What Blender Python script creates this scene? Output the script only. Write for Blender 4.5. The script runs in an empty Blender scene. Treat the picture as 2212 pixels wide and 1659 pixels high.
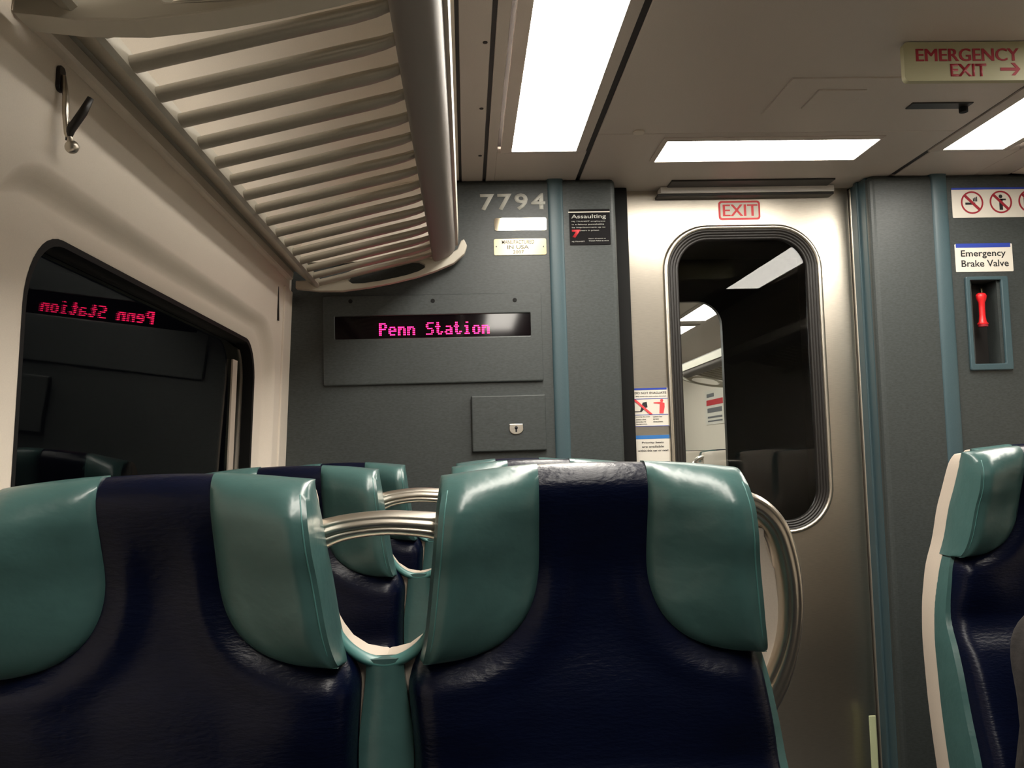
import bpy, bmesh, math, random
from mathutils import Vector, Matrix
random.seed(7)
C = bpy.context.scene.collection
EYE = 1.25                      # camera height above the floor
F_PX, CX, CY = 2007.0, 1106.0, 829.5
# ------------------------------------------------------------------ camera
VX, VY, ROLL = 1008.0, 983.0, 0.024
yd = Vector(((VX-CX)/F_PX, -(VY-CY)/F_PX, -1.0)).normalized()
up = Vector((-ROLL, 1.0, 0.0)); up = (up - yd*up.dot(yd)).normalized()
xd = yd.cross(up)
Rm = Matrix((xd, yd, up))       # rows: world axes written in camera coordinates
cam_data = bpy.data.cameras.new('camera'); cam = bpy.data.objects.new('camera', cam_data); C.objects.link(cam)
cam.matrix_world = Matrix.Translation((0, 0, EYE)) @ Rm.to_4x4()
cam_data.sensor_fit = 'HORIZONTAL'; cam_data.sensor_width = 36.0
cam_data.lens = 36.0*F_PX/2212.0; cam_data.clip_start = 0.02
bpy.context.scene.camera = cam
def ray(px, py): return Rm @ Vector(((px-CX)/F_PX, -(py-CY)/F_PX, -1.0))
def P(px, py, Y):               # a point of a wall standing at depth Y
    r = ray(px, py); t = Y/r.y
    return Vector((r.x*t, Y, EYE+r.z*t))
# ------------------------------------------------------------------ world, exposure
w = bpy.data.worlds.new('night'); bpy.context.scene.world = w; w.use_nodes = True
w.node_tree.nodes['Background'].inputs[0].default_value = (0.002, 0.002, 0.003, 1)
w.node_tree.nodes['Background'].inputs[1].default_value = 1.0
vs = bpy.context.scene.view_settings
vs.view_transform = 'Standard'; vs.look = 'None'; vs.gamma = 1.0; vs.use_curve_mapping = False
vs.exposure = 0.0
LIGHT_E = 25.0
FAR_E = 16.0

# ------------------------------------------------------------------ materials
def mat(name, col, rough=0.5, metal=0.0, spec=0.5, noise=0.0, nscale=200.0, bump=0.0, bscale=300.0, stretch=(1,1,1),
        coat=0.0, aniso=0.0, emit=None, es=0.0, trans=0.0, ior=1.5, bdist=0.001):
    m = bpy.data.materials.new(name); m.use_nodes = True
    nt = m.node_tree; b = nt.nodes['Principled BSDF']
    b.inputs['Base Color'].default_value = (*col, 1); b.inputs['Roughness'].default_value = rough
    b.inputs['Metallic'].default_value = metal; b.inputs['Specular IOR Level'].default_value = spec
    b.inputs['Coat Weight'].default_value = coat; b.inputs['Coat Roughness'].default_value = 0.15
    b.inputs['Anisotropic'].default_value = aniso
    b.inputs['Transmission Weight'].default_value = trans; b.inputs['IOR'].default_value = ior
    if emit: b.inputs['Emission Color'].default_value = (*emit, 1); b.inputs['Emission Strength'].default_value = es
    if noise or bump:
        tc = nt.nodes.new('ShaderNodeTexCoord'); mp = nt.nodes.new('ShaderNodeMapping')
        mp.inputs['Scale'].default_value = stretch; nt.links.new(tc.outputs['Object'], mp.inputs[0])
    if noise:
        n = nt.nodes.new('ShaderNodeTexNoise'); n.inputs['Scale'].default_value = nscale; n.inputs['Detail'].default_value = 3
        nt.links.new(mp.outputs[0], n.inputs[0])
        cr = nt.nodes.new('ShaderNodeMapRange'); cr.inputs[1].default_value = 0.3; cr.inputs[2].default_value = 0.7
        cr.inputs[3].default_value = 1-noise; cr.inputs[4].default_value = 1+noise
        nt.links.new(n.outputs[0], cr.inputs[0])
        mx = nt.nodes.new('ShaderNodeVectorMath'); mx.operation = 'SCALE'; mx.inputs[0].default_value = col
        nt.links.new(cr.outputs[0], mx.inputs['Scale']); nt.links.new(mx.outputs[0], b.inputs['Base Color'])
    if bump:
        n = nt.nodes.new('ShaderNodeTexNoise'); n.inputs['Scale'].default_value = bscale; n.inputs['Detail'].default_value = 4
        nt.links.new(mp.outputs[0], n.inputs[0])
        bp = nt.nodes.new('ShaderNodeBump'); bp.inputs['Strength'].default_value = bump; bp.inputs['Distance'].default_value = bdist
        nt.links.new(n.outputs[0], bp.inputs['Height']); nt.links.new(bp.outputs[0], b.inputs['Normal'])
    return m
M = {}
M['cream'] = mat('cream_wall', (0.78, 0.70, 0.60), 0.45, noise=0.03, nscale=500)
M['ceil'] = mat('ceiling_panel', (0.50, 0.448, 0.405), 0.42, noise=0.04, nscale=400, bump=0.1, bscale=600)
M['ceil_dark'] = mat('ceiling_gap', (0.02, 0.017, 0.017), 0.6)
M['lam'] = mat('grey_laminate', (0.040, 0.0475, 0.047), 0.45, noise=0.22, nscale=160, stretch=(0.5, 1, 1.4))
M['blue'] = mat('blue_trim', (0.045, 0.083, 0.098), 0.45, noise=0.05, nscale=300)
M['black'] = mat('black_rubber', (0.006, 0.006, 0.006), 0.6, spec=0.2)
M['rubber'] = mat('dark_gasket', (0.014, 0.012, 0.011), 0.4)
M['gang'] = mat('gangway_panel', (0.025, 0.022, 0.02), 0.5)
M['steel'] = mat('brushed_steel', (0.55, 0.505, 0.43), 0.33, metal=1.0, noise=0.08, nscale=60, stretch=(0.6, 1, 14), bump=0.15, bscale=80)
M['bright'] = mat('polished_aluminium', (0.66, 0.61, 0.53), 0.30, metal=1.0)
M['alu'] = mat('satin_aluminium', (0.62, 0.57, 0.50), 0.36, metal=0.9)
M['rack'] = mat('rack_enamel', (0.36, 0.33, 0.27), 0.33, metal=0.25, noise=0.02)
M['rack_edge'] = mat('rack_bracket_enamel', (0.52, 0.48, 0.40), 0.4)
M['fascia'] = mat('rack_front_enamel', (0.20, 0.18, 0.165), 0.5, spec=0.25)
M['navy'] = mat('navy_vinyl', (0.0016, 0.0032, 0.0140), 0.29, spec=0.22, bump=0.35, bscale=90, stretch=(1, 1, 3), noise=0.1, nscale=30, bdist=0.002)
M['teal'] = mat('teal_vinyl', (0.049, 0.112, 0.107), 0.29, spec=0.6, bump=0.4, bscale=16, stretch=(1, 1, 1.3), noise=0.05, nscale=30, bdist=0.006)
M['teal2'] = mat('teal_plastic', (0.07, 0.20, 0.19), 0.4)
M['shell'] = mat('cream_plastic', (0.55, 0.47, 0.39), 0.45, noise=0.03, nscale=500)
M['floor'] = mat('speckled_floor', (0.02, 0.02, 0.021), 0.5, noise=0.4, nscale=120)
M['diff'] = mat('light_diffuser', (0.9, 0.9, 0.88), 0.4, emit=(1.0, 0.94, 0.84), es=LIGHT_E)
M['diff_far'] = mat('light_diffuser_next_car', (0.9, 0.9, 0.88), 0.4, emit=(1.0, 0.96, 0.9), es=FAR_E)
M['glass'] = mat('window_glass', (0.85, 0.88, 0.86), 0.0, trans=1.0, ior=1.3)
M['glass_dark'] = mat('dark_window_glass', (0.35, 0.38, 0.36), 0.0, trans=1.0, ior=1.17)
M['screen'] = mat('dark_screen', (0.004, 0.002, 0.003), 0.06, spec=0.3)
M['led'] = mat('red_led', (0.3, 0.0, 0.02), 0.4, emit=(1.0, 0.012, 0.11), es=8.5)
M['white'] = mat('white_sticker', (0.72, 0.68, 0.60), 0.5)
M['ivory'] = mat('ivory_sign', (0.42, 0.40, 0.25), 0.45)
M['lume'] = mat('photoluminescent_tape', (0.55, 0.60, 0.36), 0.5)
M['red'] = mat('red_print', (0.55, 0.03, 0.04), 0.5)
M['pink'] = mat('bright_red_print', (0.75, 0.06, 0.07), 0.5)
M['dred'] = mat('dark_red_print', (0.33, 0.015, 0.03), 0.5)
M['ink'] = mat('black_print', (0.015, 0.015, 0.018), 0.5)
M['grey_ink'] = mat('grey_print', (0.16, 0.16, 0.17), 0.5)
M['blue_ink'] = mat('blue_print', (0.02, 0.05, 0.36), 0.5)
M['sky_ink'] = mat('light_blue_print', (0.03, 0.17, 0.48), 0.5)
M['lettering'] = mat('pale_lettering', (0.55, 0.55, 0.50), 0.5)
M['notice'] = mat('black_notice', (0.008, 0.007, 0.008), 0.6, spec=0.1)
M['brass'] = mat('engraved_plate_metal', (0.95, 0.86, 0.66), 0.06, metal=1.0)
M['brass_rough'] = mat('etched_plate_metal', (0.16, 0.135, 0.085), 0.22, metal=1.0)
M['valve'] = mat('red_valve_handle', (0.70, 0.015, 0.02), 0.35)
M['coat'] = mat('grey_wool', (0.016, 0.013, 0.012), 0.9, noise=0.3, nscale=60, bump=0.8, bscale=120)
M['hatch'] = mat('hatch_metal', (0.72, 0.69, 0.66), 0.35, metal=0.2)

# ------------------------------------------------------------------ mesh helpers
def link(name, bm, m, parent=None, smooth=False, bevel=0.0, seg=2, auto=None):
    bmesh.ops.recalc_face_normals(bm, faces=bm.faces)
    me = bpy.data.meshes.new(name); bm.to_mesh(me); bm.free()
    ms = m if isinstance(m, (list, tuple)) else [m]
    for x in ms: me.materials.append(x)
    if smooth:
        for p in me.polygons: p.use_smooth = True
    o = bpy.data.objects.new(name, me); C.objects.link(o)
    if parent: o.parent = parent
    if bevel:
        md = o.modifiers.new('bevel', 'BEVEL'); md.width = bevel; md.segments = seg; md.limit_method = 'ANGLE'; md.angle_limit = math.radians(35)
        if not smooth:
            for p in me.polygons: p.use_smooth = False
    if auto:
        md = o.modifiers.new('edges', 'EDGE_SPLIT'); md.split_angle = math.radians(auto)
    return o
def thing(name, label, cat, loc=(0, 0, 0), group=None):
    o = bpy.data.objects.new(name, None); C.objects.link(o); o.location = loc; o.empty_display_size = 0.05
    o['label'] = label; o['category'] = cat
    if group: o['group'] = group
    return o
def tag(o, label, cat, group=None):
    o['label'] = label; o['category'] = cat
    if group: o['group'] = group
    return o
def struct(o): o['kind'] = 'structure'; return o
def box(bm, x0, x1, y0, y1, z0, z1):
    v = [bm.verts.new((x, y, z)) for x in (x0, x1) for y in (y0, y1) for z in (z0, z1)]
    for f in ((0,1,3,2),(4,6,7,5),(0,4,5,1),(2,3,7,6),(0,2,6,4),(1,5,7,3)): bm.faces.new([v[i] for i in f])
def boxobj(name, b, m, parent=None, bevel=0.0):
    bm = bmesh.new(); box(bm, *b); return link(name, bm, m, parent, bevel=bevel)
def loft(bm, rings, cap=True, closed=True):
    vr = [[bm.verts.new(p) for p in r] for r in rings]
    n = len(vr[0])
    for a, b in zip(vr, vr[1:]):
        for i in range(n if closed else n-1):
            j = (i+1) % n
            bm.faces.new((a[i], a[j], b[j], b[i]))
    if cap and closed:
        bm.faces.new(vr[0][::-1]); bm.faces.new(vr[-1])
    return vr
def prism_xz(bm, pts, y0, y1):
    loft(bm, [[(x, y0, z) for x, z in pts], [(x, y1, z) for x, z in pts]])
def ring_prism_xz(bm, outer, inner, y0, y1):      # plate with a hole, both outlines with the same number of points
    A = [[bm.verts.new((x, y, z)) for x, z in pts] for pts, y in ((outer, y0), (outer, y1), (inner, y1), (inner, y0))]
    n = len(outer)
    for k in range(4):
        a, b = A[k], A[(k+1) % 4]
        for i in range(n):
            j = (i+1) % n; bm.faces.new((a[i], a[j], b[j], b[i]))
def rrect(x0, x1, z0, z1, r, n=8):
    pts = []
    for cx, cz, a0 in ((x1-r, z1-r, 0), (x0+r, z1-r, 90), (x0+r, z0+r, 180), (x1-r, z0+r, 270)):
        for k in range(n+1):
            a = math.radians(a0+90*k/n); pts.append((cx+r*math.cos(a), cz+r*math.sin(a)))
    return pts
def cyl(bm, c, axis, r, h, n=20, r2=None):
    c = Vector(c); ax = Vector(axis).normalized(); q = ax.to_track_quat('Z', 'Y')
    r2 = r if r2 is None else r2
    rings = []
    for rr, t in ((r, 0), (r2, h)):
        rings.append([c+ax*t+q @ Vector((rr*math.cos(2*math.pi*k/n), rr*math.sin(2*math.pi*k/n), 0)) for k in range(n)])
    loft(bm, rings)
def tube(bm, path, r, n=10, rs=None):
    path = [Vector(p) for p in path]; rings = []
    for i, p in enumerate(path):
        t = (path[min(i+1, len(path)-1)]-path[max(i-1, 0)]).normalized(); q = t.to_track_quat('Z', 'Y')
        rr = rs[i] if rs else r
        rings.append([p+q @ Vector((rr*math.cos(2*math.pi*k/n), rr*math.sin(2*math.pi*k/n), 0)) for k in range(n)])
    loft(bm, rings)
def sphere(bm, c, r, n=16):
    rings = []
    for i in range(1, n//2):
        a = math.pi*i/(n//2)
        rings.append([Vector(c)+r*Vector((math.sin(a)*math.cos(2*math.pi*k/n), math.sin(a)*math.sin(2*math.pi*k/n), math.cos(a))) for k in range(n)])
    loft(bm, rings)
def lerp(tab, w):                                   # smooth interpolation in a descending table (w, value)
    if w >= tab[0][0]: return tab[0][1]
    for (a, va), (b, vb) in zip(tab, tab[1:]):
        if w >= b:
            t = (a-w)/(a-b)
            return va+(vb-va)*t
    return tab[-1][1]
def smooth_tab(tab, n=60):
    w0, w1 = tab[0][0], tab[-1][0]; out = []
    for k in range(n+1):
        ww = w0+(w1-w0)*k/n; s = 0; c = 0
        for d in (-.02, -.01, 0, .01, .02):
            x = min(w0, max(w1, ww+d)); s += lerp(tab, x); c += 1
        out.append((ww, s/c))
    return out
def text(s, rect, y, m, parent=None, dup=0.0, name='lettering', extr=0.0004, bold=0.0, keep=False, facing=1, spacing=1.0, shear=0.0):
    cu = bpy.data.curves.new('t', 'FONT'); cu.body = s; cu.size = 1; cu.offset = bold; cu.space_character = spacing; cu.shear = shear
    cu.align_x = 'CENTER'; cu.resolution_u = 3
    o = bpy.data.objects.new('t', cu); C.objects.link(o)
    dg = bpy.context.evaluated_depsgraph_get(); me = bpy.data.meshes.new_from_object(o.evaluated_get(dg))
    bpy.data.objects.remove(o); bpy.data.curves.remove(cu)
    bm = bmesh.new(); bm.from_mesh(me); bpy.data.meshes.remove(me)
    xs = [v.co.x for v in bm.verts]; ys = [v.co.y for v in bm.verts]
    x0, x1, z0, z1 = rect
    ax, bx, ay, by = min(xs), max(xs), min(ys), max(ys)
    sx = (x1-x0)/(bx-ax); sz = (z1-z0)/(by-ay)
    for v in bm.verts:
        v.co = Vector((x0+(v.co.x-ax)*sx, y, z0+(v.co.y-ay)*sz))
    if dup:                      # heavier strokes: the same outline struck again a hair to the side
        g = bmesh.ops.duplicate(bm, geom=bm.verts[:]+bm.edges[:]+bm.faces[:])
        for v in g['geom']:
            if isinstance(v, bmesh.types.BMVert): v.co.x += dup; v.co.y -= 0.0001
    r = bmesh.ops.extrude_face_region(bm, geom=bm.faces[:])
    for e in r['geom']:
        if isinstance(e, bmesh.types.BMVert): e.co.y += extr
    return link(name, bm, m, parent)
def PR(x0, y0, x1, y1, Y):                           # rectangle (x0,x1,z0,z1) of a wall-mounted thing from its photo corners
    a, b, c, d = P(x0, y0, Y), P(x1, y0, Y), P(x0, y1, Y), P(x1, y1, Y)
    return ((a.x+c.x)/2, (b.x+d.x)/2, (c.z+d.z)/2, (a.z+b.z)/2)
def plate(name, r, y0, y1, rad, m, parent, n=4):
    bm = bmesh.new(); prism_xz(bm, rrect(*r, rad, n), y0, y1); return link(name, bm, m, parent)
def bars(name, rows, r, y, m, parent, th=0.0004):      # small print too blurred to read: one bar per line of type
    bm = bmesh.new(); x0, x1, z0, z1 = r
    for a, b, c, d in rows: box(bm, x0+(x1-x0)*a, x0+(x1-x0)*b, y-th, y, z1-(z1-z0)*d, z1-(z1-z0)*c)
    return link(name, bm, m, parent)

# ------------------------------------------------------------------ the room
YW, YD = 3.33, 3.50             # end wall, recessed door
ZC = EYE+1.0                    # ceiling
XR = 2.70                       # far side wall
YB = -2.6
def wl(z, off=0.0): return -0.644+0.05*(z-EYE)+off          # leaning left side wall
struct(boxobj('floor', (-0.9, XR+0.1, YB-0.1, 4.8, -0.08, 0.0), M['floor']))
# left side wall with its recessed window surround
bm = bmesh.new()
r0 = rrect(1.22, 3.12, EYE-0.66, EYE+0.455, 0.20, 10)
r1 = rrect(1.25, 3.075, EYE-0.61, EYE+0.410, 0.17, 10)
r2 = rrect(1.44, 2.99, EYE-0.55, EYE+0.375, 0.13, 10)
def wring(r, off): return [bm.verts.new((wl(z, off), y, z)) for y, z in r]
outer = [bm.verts.new((wl(z), y, z)) for y, z in ((YB, 0), (YW+0.02, 0), (YW+0.02, ZC), (YB, ZC))]
def mix(a, b, t): return [((p[0]*(1-t)+q[0]*t), (p[1]*(1-t)+q[1]*t)) for p, q in zip(a, b)]
rings = [wring(r0, 0.0)]
for t in (0.15, 0.35, 0.5, 0.65, 0.85, 1.0): rings.append(wring(mix(r0, r1, t), -0.036*(3*t*t-2*t*t*t)))
rings.append(wring(mix(r1, r2, 0.9), -0.037)); rings.append(wring(r2, -0.040)); rings.append(wring(r2, -0.125))
N = len(r0)
for a, b in zip(rings, rings[1:]):
    for i in range(N):
        j = (i+1) % N; bm.faces.new((a[i], a[j], b[j], b[i]))
es = []
for L in (outer, rings[0]):
    for i in range(len(L)):
        e = bm.edges.get((L[i], L[(i+1) % len(L)])) or bm.edges.new((L[i], L[(i+1) % len(L)])); es.append(e)
bmesh.ops.triangle_fill(bm, edges=es, use_beauty=True)
wo = struct(link('wall_left', bm, M['cream'], smooth=True, auto=40))
# window: gasket, glass, pale strip standing in for the jamb's reflection
win = bpy.data.objects.new('window_1', None); C.objects.link(win); struct(win)
bm = bmesh.new()
g_out = rrect(1.438, 2.992, EYE-0.555, EYE+0.38, 0.133, 10); g_in = rrect(1.452, 2.975, EYE-0.54, EYE+0.365, 0.12, 10); g_deep = rrect(1.42, 3.0, EYE-0.56, EYE+0.36, 0.11, 10)
gr = [[(wl(z, o), y, z) for y, z in r] for r, o in ((g_out, -0.039), (g_in, -0.040), (g_in, -0.072), (mix(g_in, g_deep, 1), -0.076), (g_out, -0.125))]
loft(bm, gr, cap=False); link('window_gasket', bm, M['black'], win, smooth=True, auto=50)
bm = bmesh.new(); loft(bm, [[(wl(z, o)+0.022*(z-EYE-0.3), y, z) for y, z in rrect(1.38, 3.0, EYE-0.58, EYE+0.40, 0.1, 6)] for o in (-0.082, -0.088)])
link('glass_pane', bm, M['glass_dark'], win)
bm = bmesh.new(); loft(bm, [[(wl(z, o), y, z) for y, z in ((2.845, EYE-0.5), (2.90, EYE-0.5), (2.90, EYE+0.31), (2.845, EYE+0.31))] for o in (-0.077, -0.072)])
link('jamb_reflection_strip', bm, M['shell'], win)
bm = bmesh.new(); box(bm, wl(EYE+0.6)-0.005, wl(EYE+0.5)+0.004, 3.105, 3.118, EYE+0.465, EYE+0.60)
struct(link('trim_1', bm, M['rubber']))
bm = bmesh.new(); loft(bm, [[(wl(z, o), y, z) for y, z in ((3.20, 0.0), (YW, 0.0), (YW, EYE+0.60), (3.20, EYE+0.60))] for o in (-0.01, 0.006)])
struct(link('trim_2', bm, M['cream'], bevel=0.004))
# right, back walls
struct(boxobj('wall_right', (XR, XR+0.05, YB, YW+0.4, 0, ZC), M['cream']))
struct(boxobj('wall_back', (-0.8, XR+0.05, YB-0.05, YB, 0, ZC), M['lam']))
# end wall: left part, right part, over the door
xl = P(1336, 600, YW).x; xr = P(1888, 600, YW).x
bm = bmesh.new(); box(bm, -0.72, xl, YW, YW+0.19, 0, ZC)
struct(link('wall_front', bm, M['lam'], bevel=0.018, seg=4))
bm = bmesh.new(); box(bm, xr, XR, YW, YW+0.19, 0, ZC)
wfr = struct(link('wall_front_right', bm, M['lam'], bevel=0.022, seg=4))
def cut(o, boxes):              # cut rectangular recesses into a wall
    bm = bmesh.new()
    for b in boxes: box(bm, *b)
    k = link('cutter', bm, M['black']); md = o.modifiers.new('cut', 'BOOLEAN'); md.object = k; md.operation = 'DIFFERENCE'; md.solver = 'EXACT'
    me = bpy.data.meshes.new_from_object(o.evaluated_get(bpy.context.evaluated_depsgraph_get()))
    o.modifiers.clear(); o.data = me; bpy.data.objects.remove(k)
a_, b_ = P(2097, 606, YW), P(2164, 786, YW)
NICHE = (a_.x, b_.x, YW-0.05, YW+0.09, b_.z, a_.z)
cut(wfr, [NICHE])
def column(name, px, pw, y_proud, z1=ZC):
    a = P(px-pw/2, 700, YW).x; b = P(px+pw/2, 700, YW).x
    bm = bmesh.new(); pts = [(a-0.004, YW+0.01)] + [((a+b)/2-(b-a)/2*math.cos(math.pi*k/10), YW-y_proud*math.sin(math.pi*k/10)**0.6) for k in range(11)] + [(b+0.004, YW+0.01)]
    loft(bm, [[(x, y, 0) for x, y in pts], [(x, y, z1) for x, y in pts]])
    return struct(link(name, bm, M['blue'], smooth=True, auto=60))
column('trim_3', 1208, 33, 0.009)
column('trim_4', 2046, 34, 0.009)
# blue strip on the side of the door recess, and the hinge post
xdl = P(1362, 700, YD).x; xdr = P(1846, 700, YD).x
struct(boxobj('trim_5', (xr-0.002, xr+0.012, YW+0.03, YD+0.0, 0, ZC), M['blue'], bevel=0.006))
struct(boxobj('trim_6', (xr-0.012, xr+0.01, YW+0.085, YW+0.115, 0, ZC), M['blue'], bevel=0.005))
struct(boxobj('trim_7', (xdr+0.004, xr+0.02, YD-0.012, YD+0.04, 0, P(1850, 410, YD).z), M['alu'], bevel=0.003))
# black seal at the left of the door, header over it
bm = bmesh.new(); box(bm, xl-0.005, xdl-0.004, YW+0.12, YD+0.04, 0, ZC); struct(link('trim_8', bm, M['black'], bevel=0.004))
zdt = P(1600, 403, YD).z
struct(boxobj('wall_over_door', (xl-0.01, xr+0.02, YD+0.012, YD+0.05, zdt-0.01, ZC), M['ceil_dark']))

# ------------------------------------------------------------------ the sliding door
door = bpy.data.objects.new('door_1', None); C.objects.link(door); struct(door)
gx0, gx1 = P(1474, 800, YD).x, P(1756, 800, YD).x
gz1, gz0 = P(1610, 516, YD).z, P(1620, 1128, YD).z
fr = rrect(gx0-0.058, gx1+0.052, gz0-0.045, gz1+0.052, 0.175, 12)
bm = bmesh.new()
o4 = [(xdl, 0.0), (xdr, 0.0), (xdr, zdt), (xdl, zdt)]
for y in (YD, YD+0.035):
    vo = [bm.verts.new((x, y, z)) for x, z in o4]; vi = [bm.verts.new((x, y, z)) for x, z in fr]
    es = []
    for L in (vo, vi):
        for i in range(len(L)): es.append(bm.edges.new((L[i], L[(i+1) % len(L)])))
    bmesh.ops.triangle_fill(bm, edges=es)
    if y == YD: f0, i0 = vo, vi
    else:
        for A, B in ((f0, vo), (i0, vi)):
            for i in range(len(A)):
                j = (i+1) % len(A); bm.faces.new((A[i], A[j], B[j], B[i]))
link('door_leaf', bm, M['steel'], door)
def frame_ring(name, outs, m, parent, yoff=0.0):
    bm = bmesh.new(); rs = []
    for (d, r, y) in outs:
        rs.append([(x, y+yoff, z) for x, z in rrect(gx0-d, gx1+d*0.9, gz0-d*0.8, gz1+d*0.9, r, 12)])
    loft(bm, rs, cap=False); return link(name, bm, m, parent, smooth=True, auto=70)
frame_ring('window_frame', [(0.062, 0.18, YD+0.001), (0.060, 0.178, YD-0.007), (0.053, 0.172, YD-0.013), (0.045, 0.165, YD-0.012), (0.040, 0.16, YD-0.006), (0.038, 0.158, YD+0.01)], M['bright'], door)
gk = []
for k in range(17):
    d = 0.042-0.044*k/16; gk.append((d, 0.16-0.04*k/16, YD-0.004+0.012*k/16-0.003*abs(math.sin(math.pi*k/4))))
gk.append((-0.002, 0.12, YD+0.03))
frame_ring('window_gasket', gk, M['rubber'], door)
bm = bmesh.new(); prism_xz(bm, rrect(gx0-0.01, gx1+0.01, gz0-0.01, gz1+0.01, 0.125, 8), YD+0.018, YD+0.024)
link('glass_pane', bm, M['glass'], door)
# header bar of the door operator
r = PR(1427, 401, 1803, 420, YD-0.06)
t = thing('door_header', 'long grey metal header bar over the steel door, above the EXIT sticker', 'door hardware', ((r[0]+r[1])/2, YD-0.04, r[2]))
t2 = lambda b, o: (b[0]-o.x, b[1]-o.x, b[2]-o.y, b[3]-o.y, b[4]-o.z, b[5]-o.z)
boxobj('cover', t2((r[0], r[1], YD-0.06, YD, r[2]+0.009, r[3]), t.location), M['hatch'], t, 0.003)
boxobj('lower_lip', t2((r[0]-0.01, r[1], YD-0.052, YD, r[2], r[2]+0.009), t.location), M['rubber'], t, 0.002)
r = PR(1440, 376, 1790, 396, YD-0.03)
t = boxobj('ceiling_slot', (P(1445, 372, 3.4).x, P(1795, 372, 3.4).x, 3.36, 3.485, ZC-0.006, ZC+0.001), M['rubber'], None, 0.002)
tag(t, 'dark narrow vent slot in the ceiling just above the door header', 'vent')

# ------------------------------------------------------------------ ceiling
XS = [0.0, 0.088]               # grooves between the narrow strips
LX0, LX1 = 0.172, 0.385
def panels():
    bm = bmesh.new(); g = 0.006
    box(bm, XS[0]+g, XS[1]-g, YB, YD+0.01, ZC, ZC+0.02)
    box(bm, XS[1]+g, 0.125, YB, YD+0.01, ZC, ZC+0.02)
    box(bm, 0.125, 0.425, 3.02, YD+0.01, ZC, ZC+0.02)
    box(bm, 0.440, 1.605, YB, 2.853, ZC, ZC+0.02)
    box(bm, 0.440, 1.605, 2.857, YD+0.02, ZC, ZC+0.02)
    box(bm, 1.625, 1.935, 3.05, YD+0.01, ZC, ZC+0.02)
    box(bm, 1.935, 2.07, YB, YD+0.01, ZC, ZC+0.02)
    return bm
struct(link('ceiling', panels(), M['ceil'], bevel=0.0015, seg=1))
struct(boxobj('ceiling_backing', (-0.7, XR+0.05, YB, YD+0.05, ZC+0.022, ZC+0.06), M['ceil_dark']))
for k_, (a_, b_, c_) in enumerate(((-0.0035, 0.0058, YW-0.001), (0.0825, 0.0935, YW-0.001), (0.4215, 0.4395, YW-0.001), (1.6055, 1.6245, YW-0.001))):
    struct(boxobj('trim_%d' % (10+k_), (a_, b_, YB, c_, ZC+0.003, ZC+0.021), M['ceil_dark']))
def cove(name, mir):
    pts = [(0.0-0.004, ZC), (-0.2, ZC-0.015), (-0.36, ZC-0.06), (-0.48, ZC-0.13), (-0.56, ZC-0.22), (-0.62, ZC-0.30), (-0.66, ZC-0.30), (-0.62, ZC+0.02), (-0.004, ZC+0.02)]
    if mir: pts = [(2.07-x+ (0.0), z) for x, z in pts]
    bm = bmesh.new(); prism_xz(bm, pts, YB, YW); return struct(link(name, bm, M['cream'], smooth=True, auto=30))
struct(boxobj('trim_14', (-0.66, -0.035, YW-0.03, YW-0.001, EYE+0.70, ZC-0.002), M['cream']))
cove('ceiling_cove_left', False); cove('ceiling_cove_right', True)

def ceiling_light(x0, x1, y0, y1, label, m=None, group=None, frame=0.018, z=ZC):
    t = thing('ceiling_light', label, 'light', ((x0+x1)/2, (y0+y1)/2, z), group)
    ox, oy, oz = t.location
    bm = bmesh.new(); box(bm, x0-ox, x1-ox, y0-oy, y1-oy, -0.006, 0.015); link('diffuser', bm, m or M['diff'], t)
    bm = bmesh.new(); f = frame; a = [(x0-f, y0-f), (x1+f, y0-f), (x1+f, y1+f), (x0-f, y1+f)]; b = [(x0, y0), (x1, y0), (x1, y1), (x0, y1)]
    rs = [[(x-ox, y-oy, zz) for x, y in q] for q, zz in ((a, 0.012), (a, -0.003), (b, -0.009), (b, 0.012))]
    loft(bm, rs, cap=False); link('frame', bm, M['ceil'], t)
    return t
ceiling_light(LX0, LX1, -0.75, 2.99, 'long bright ceiling light beside the luggage rack, running toward the numbered end wall', frame=0.035)
ceiling_light(1.645, 1.855, 1.35, 3.02, 'long bright ceiling light cut off by the right edge of the photo', frame=0.035)
ceiling_light(0.672, 1.375, 2.905, 3.115, 'wide bright ceiling light set crosswise in front of the steel door', frame=0.014)

# small things on the ceiling
def on_ceiling(px, py): 
    r = ray(px, py); k = 1.0/r.z; return Vector((r.x*k, r.y*k, ZC))
c = on_ceiling(1380, 284)
bm = bmesh.new(); cyl(bm, c+Vector((0, 0, -0.006)), (0, 0, 1), 0.019, 0.008, 24); tag(link('ceiling_button', bm, M['alu'], bevel=0.002), 'small round metal fitting on the ceiling left of the crosswise light', 'fitting')
for k, (px, py) in enumerate(((1048, 91), (1040, 234), (1037, 336))):
    c = on_ceiling(px, py); bm = bmesh.new(); cyl(bm, c+Vector((0, 0, -0.002)), (0, 0, 1), 0.006, 0.004, 12)
    tag(link('screw', bm, M['ceil_dark']), ('dark screw in the narrow ceiling strip, nearest of three', 'dark screw in the narrow ceiling strip, middle of three', 'dark screw in the narrow ceiling strip, nearest the end wall')[k], 'screw', 'screws in the narrow ceiling strip')
a = on_ceiling(1722, 178); b = on_ceiling(1868, 243)
t = thing('ceiling_hatch', 'faint square hatch panel in the ceiling before the crosswise light', 'hatch', ((a.x+b.x)/2, (a.y+b.y)/2, ZC))
boxobj('panel', (-0.17, 0.17, -0.15, 0.12, -0.004, 0.002), M['ceil'], t, 0.0015); boxobj('cover', (-0.07, 0.07, -0.075, 0.065, -0.008, -0.002), M['ceil'], t, 0.002)
a = on_ceiling(1960, 230); b = on_ceiling(2095, 226)
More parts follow.
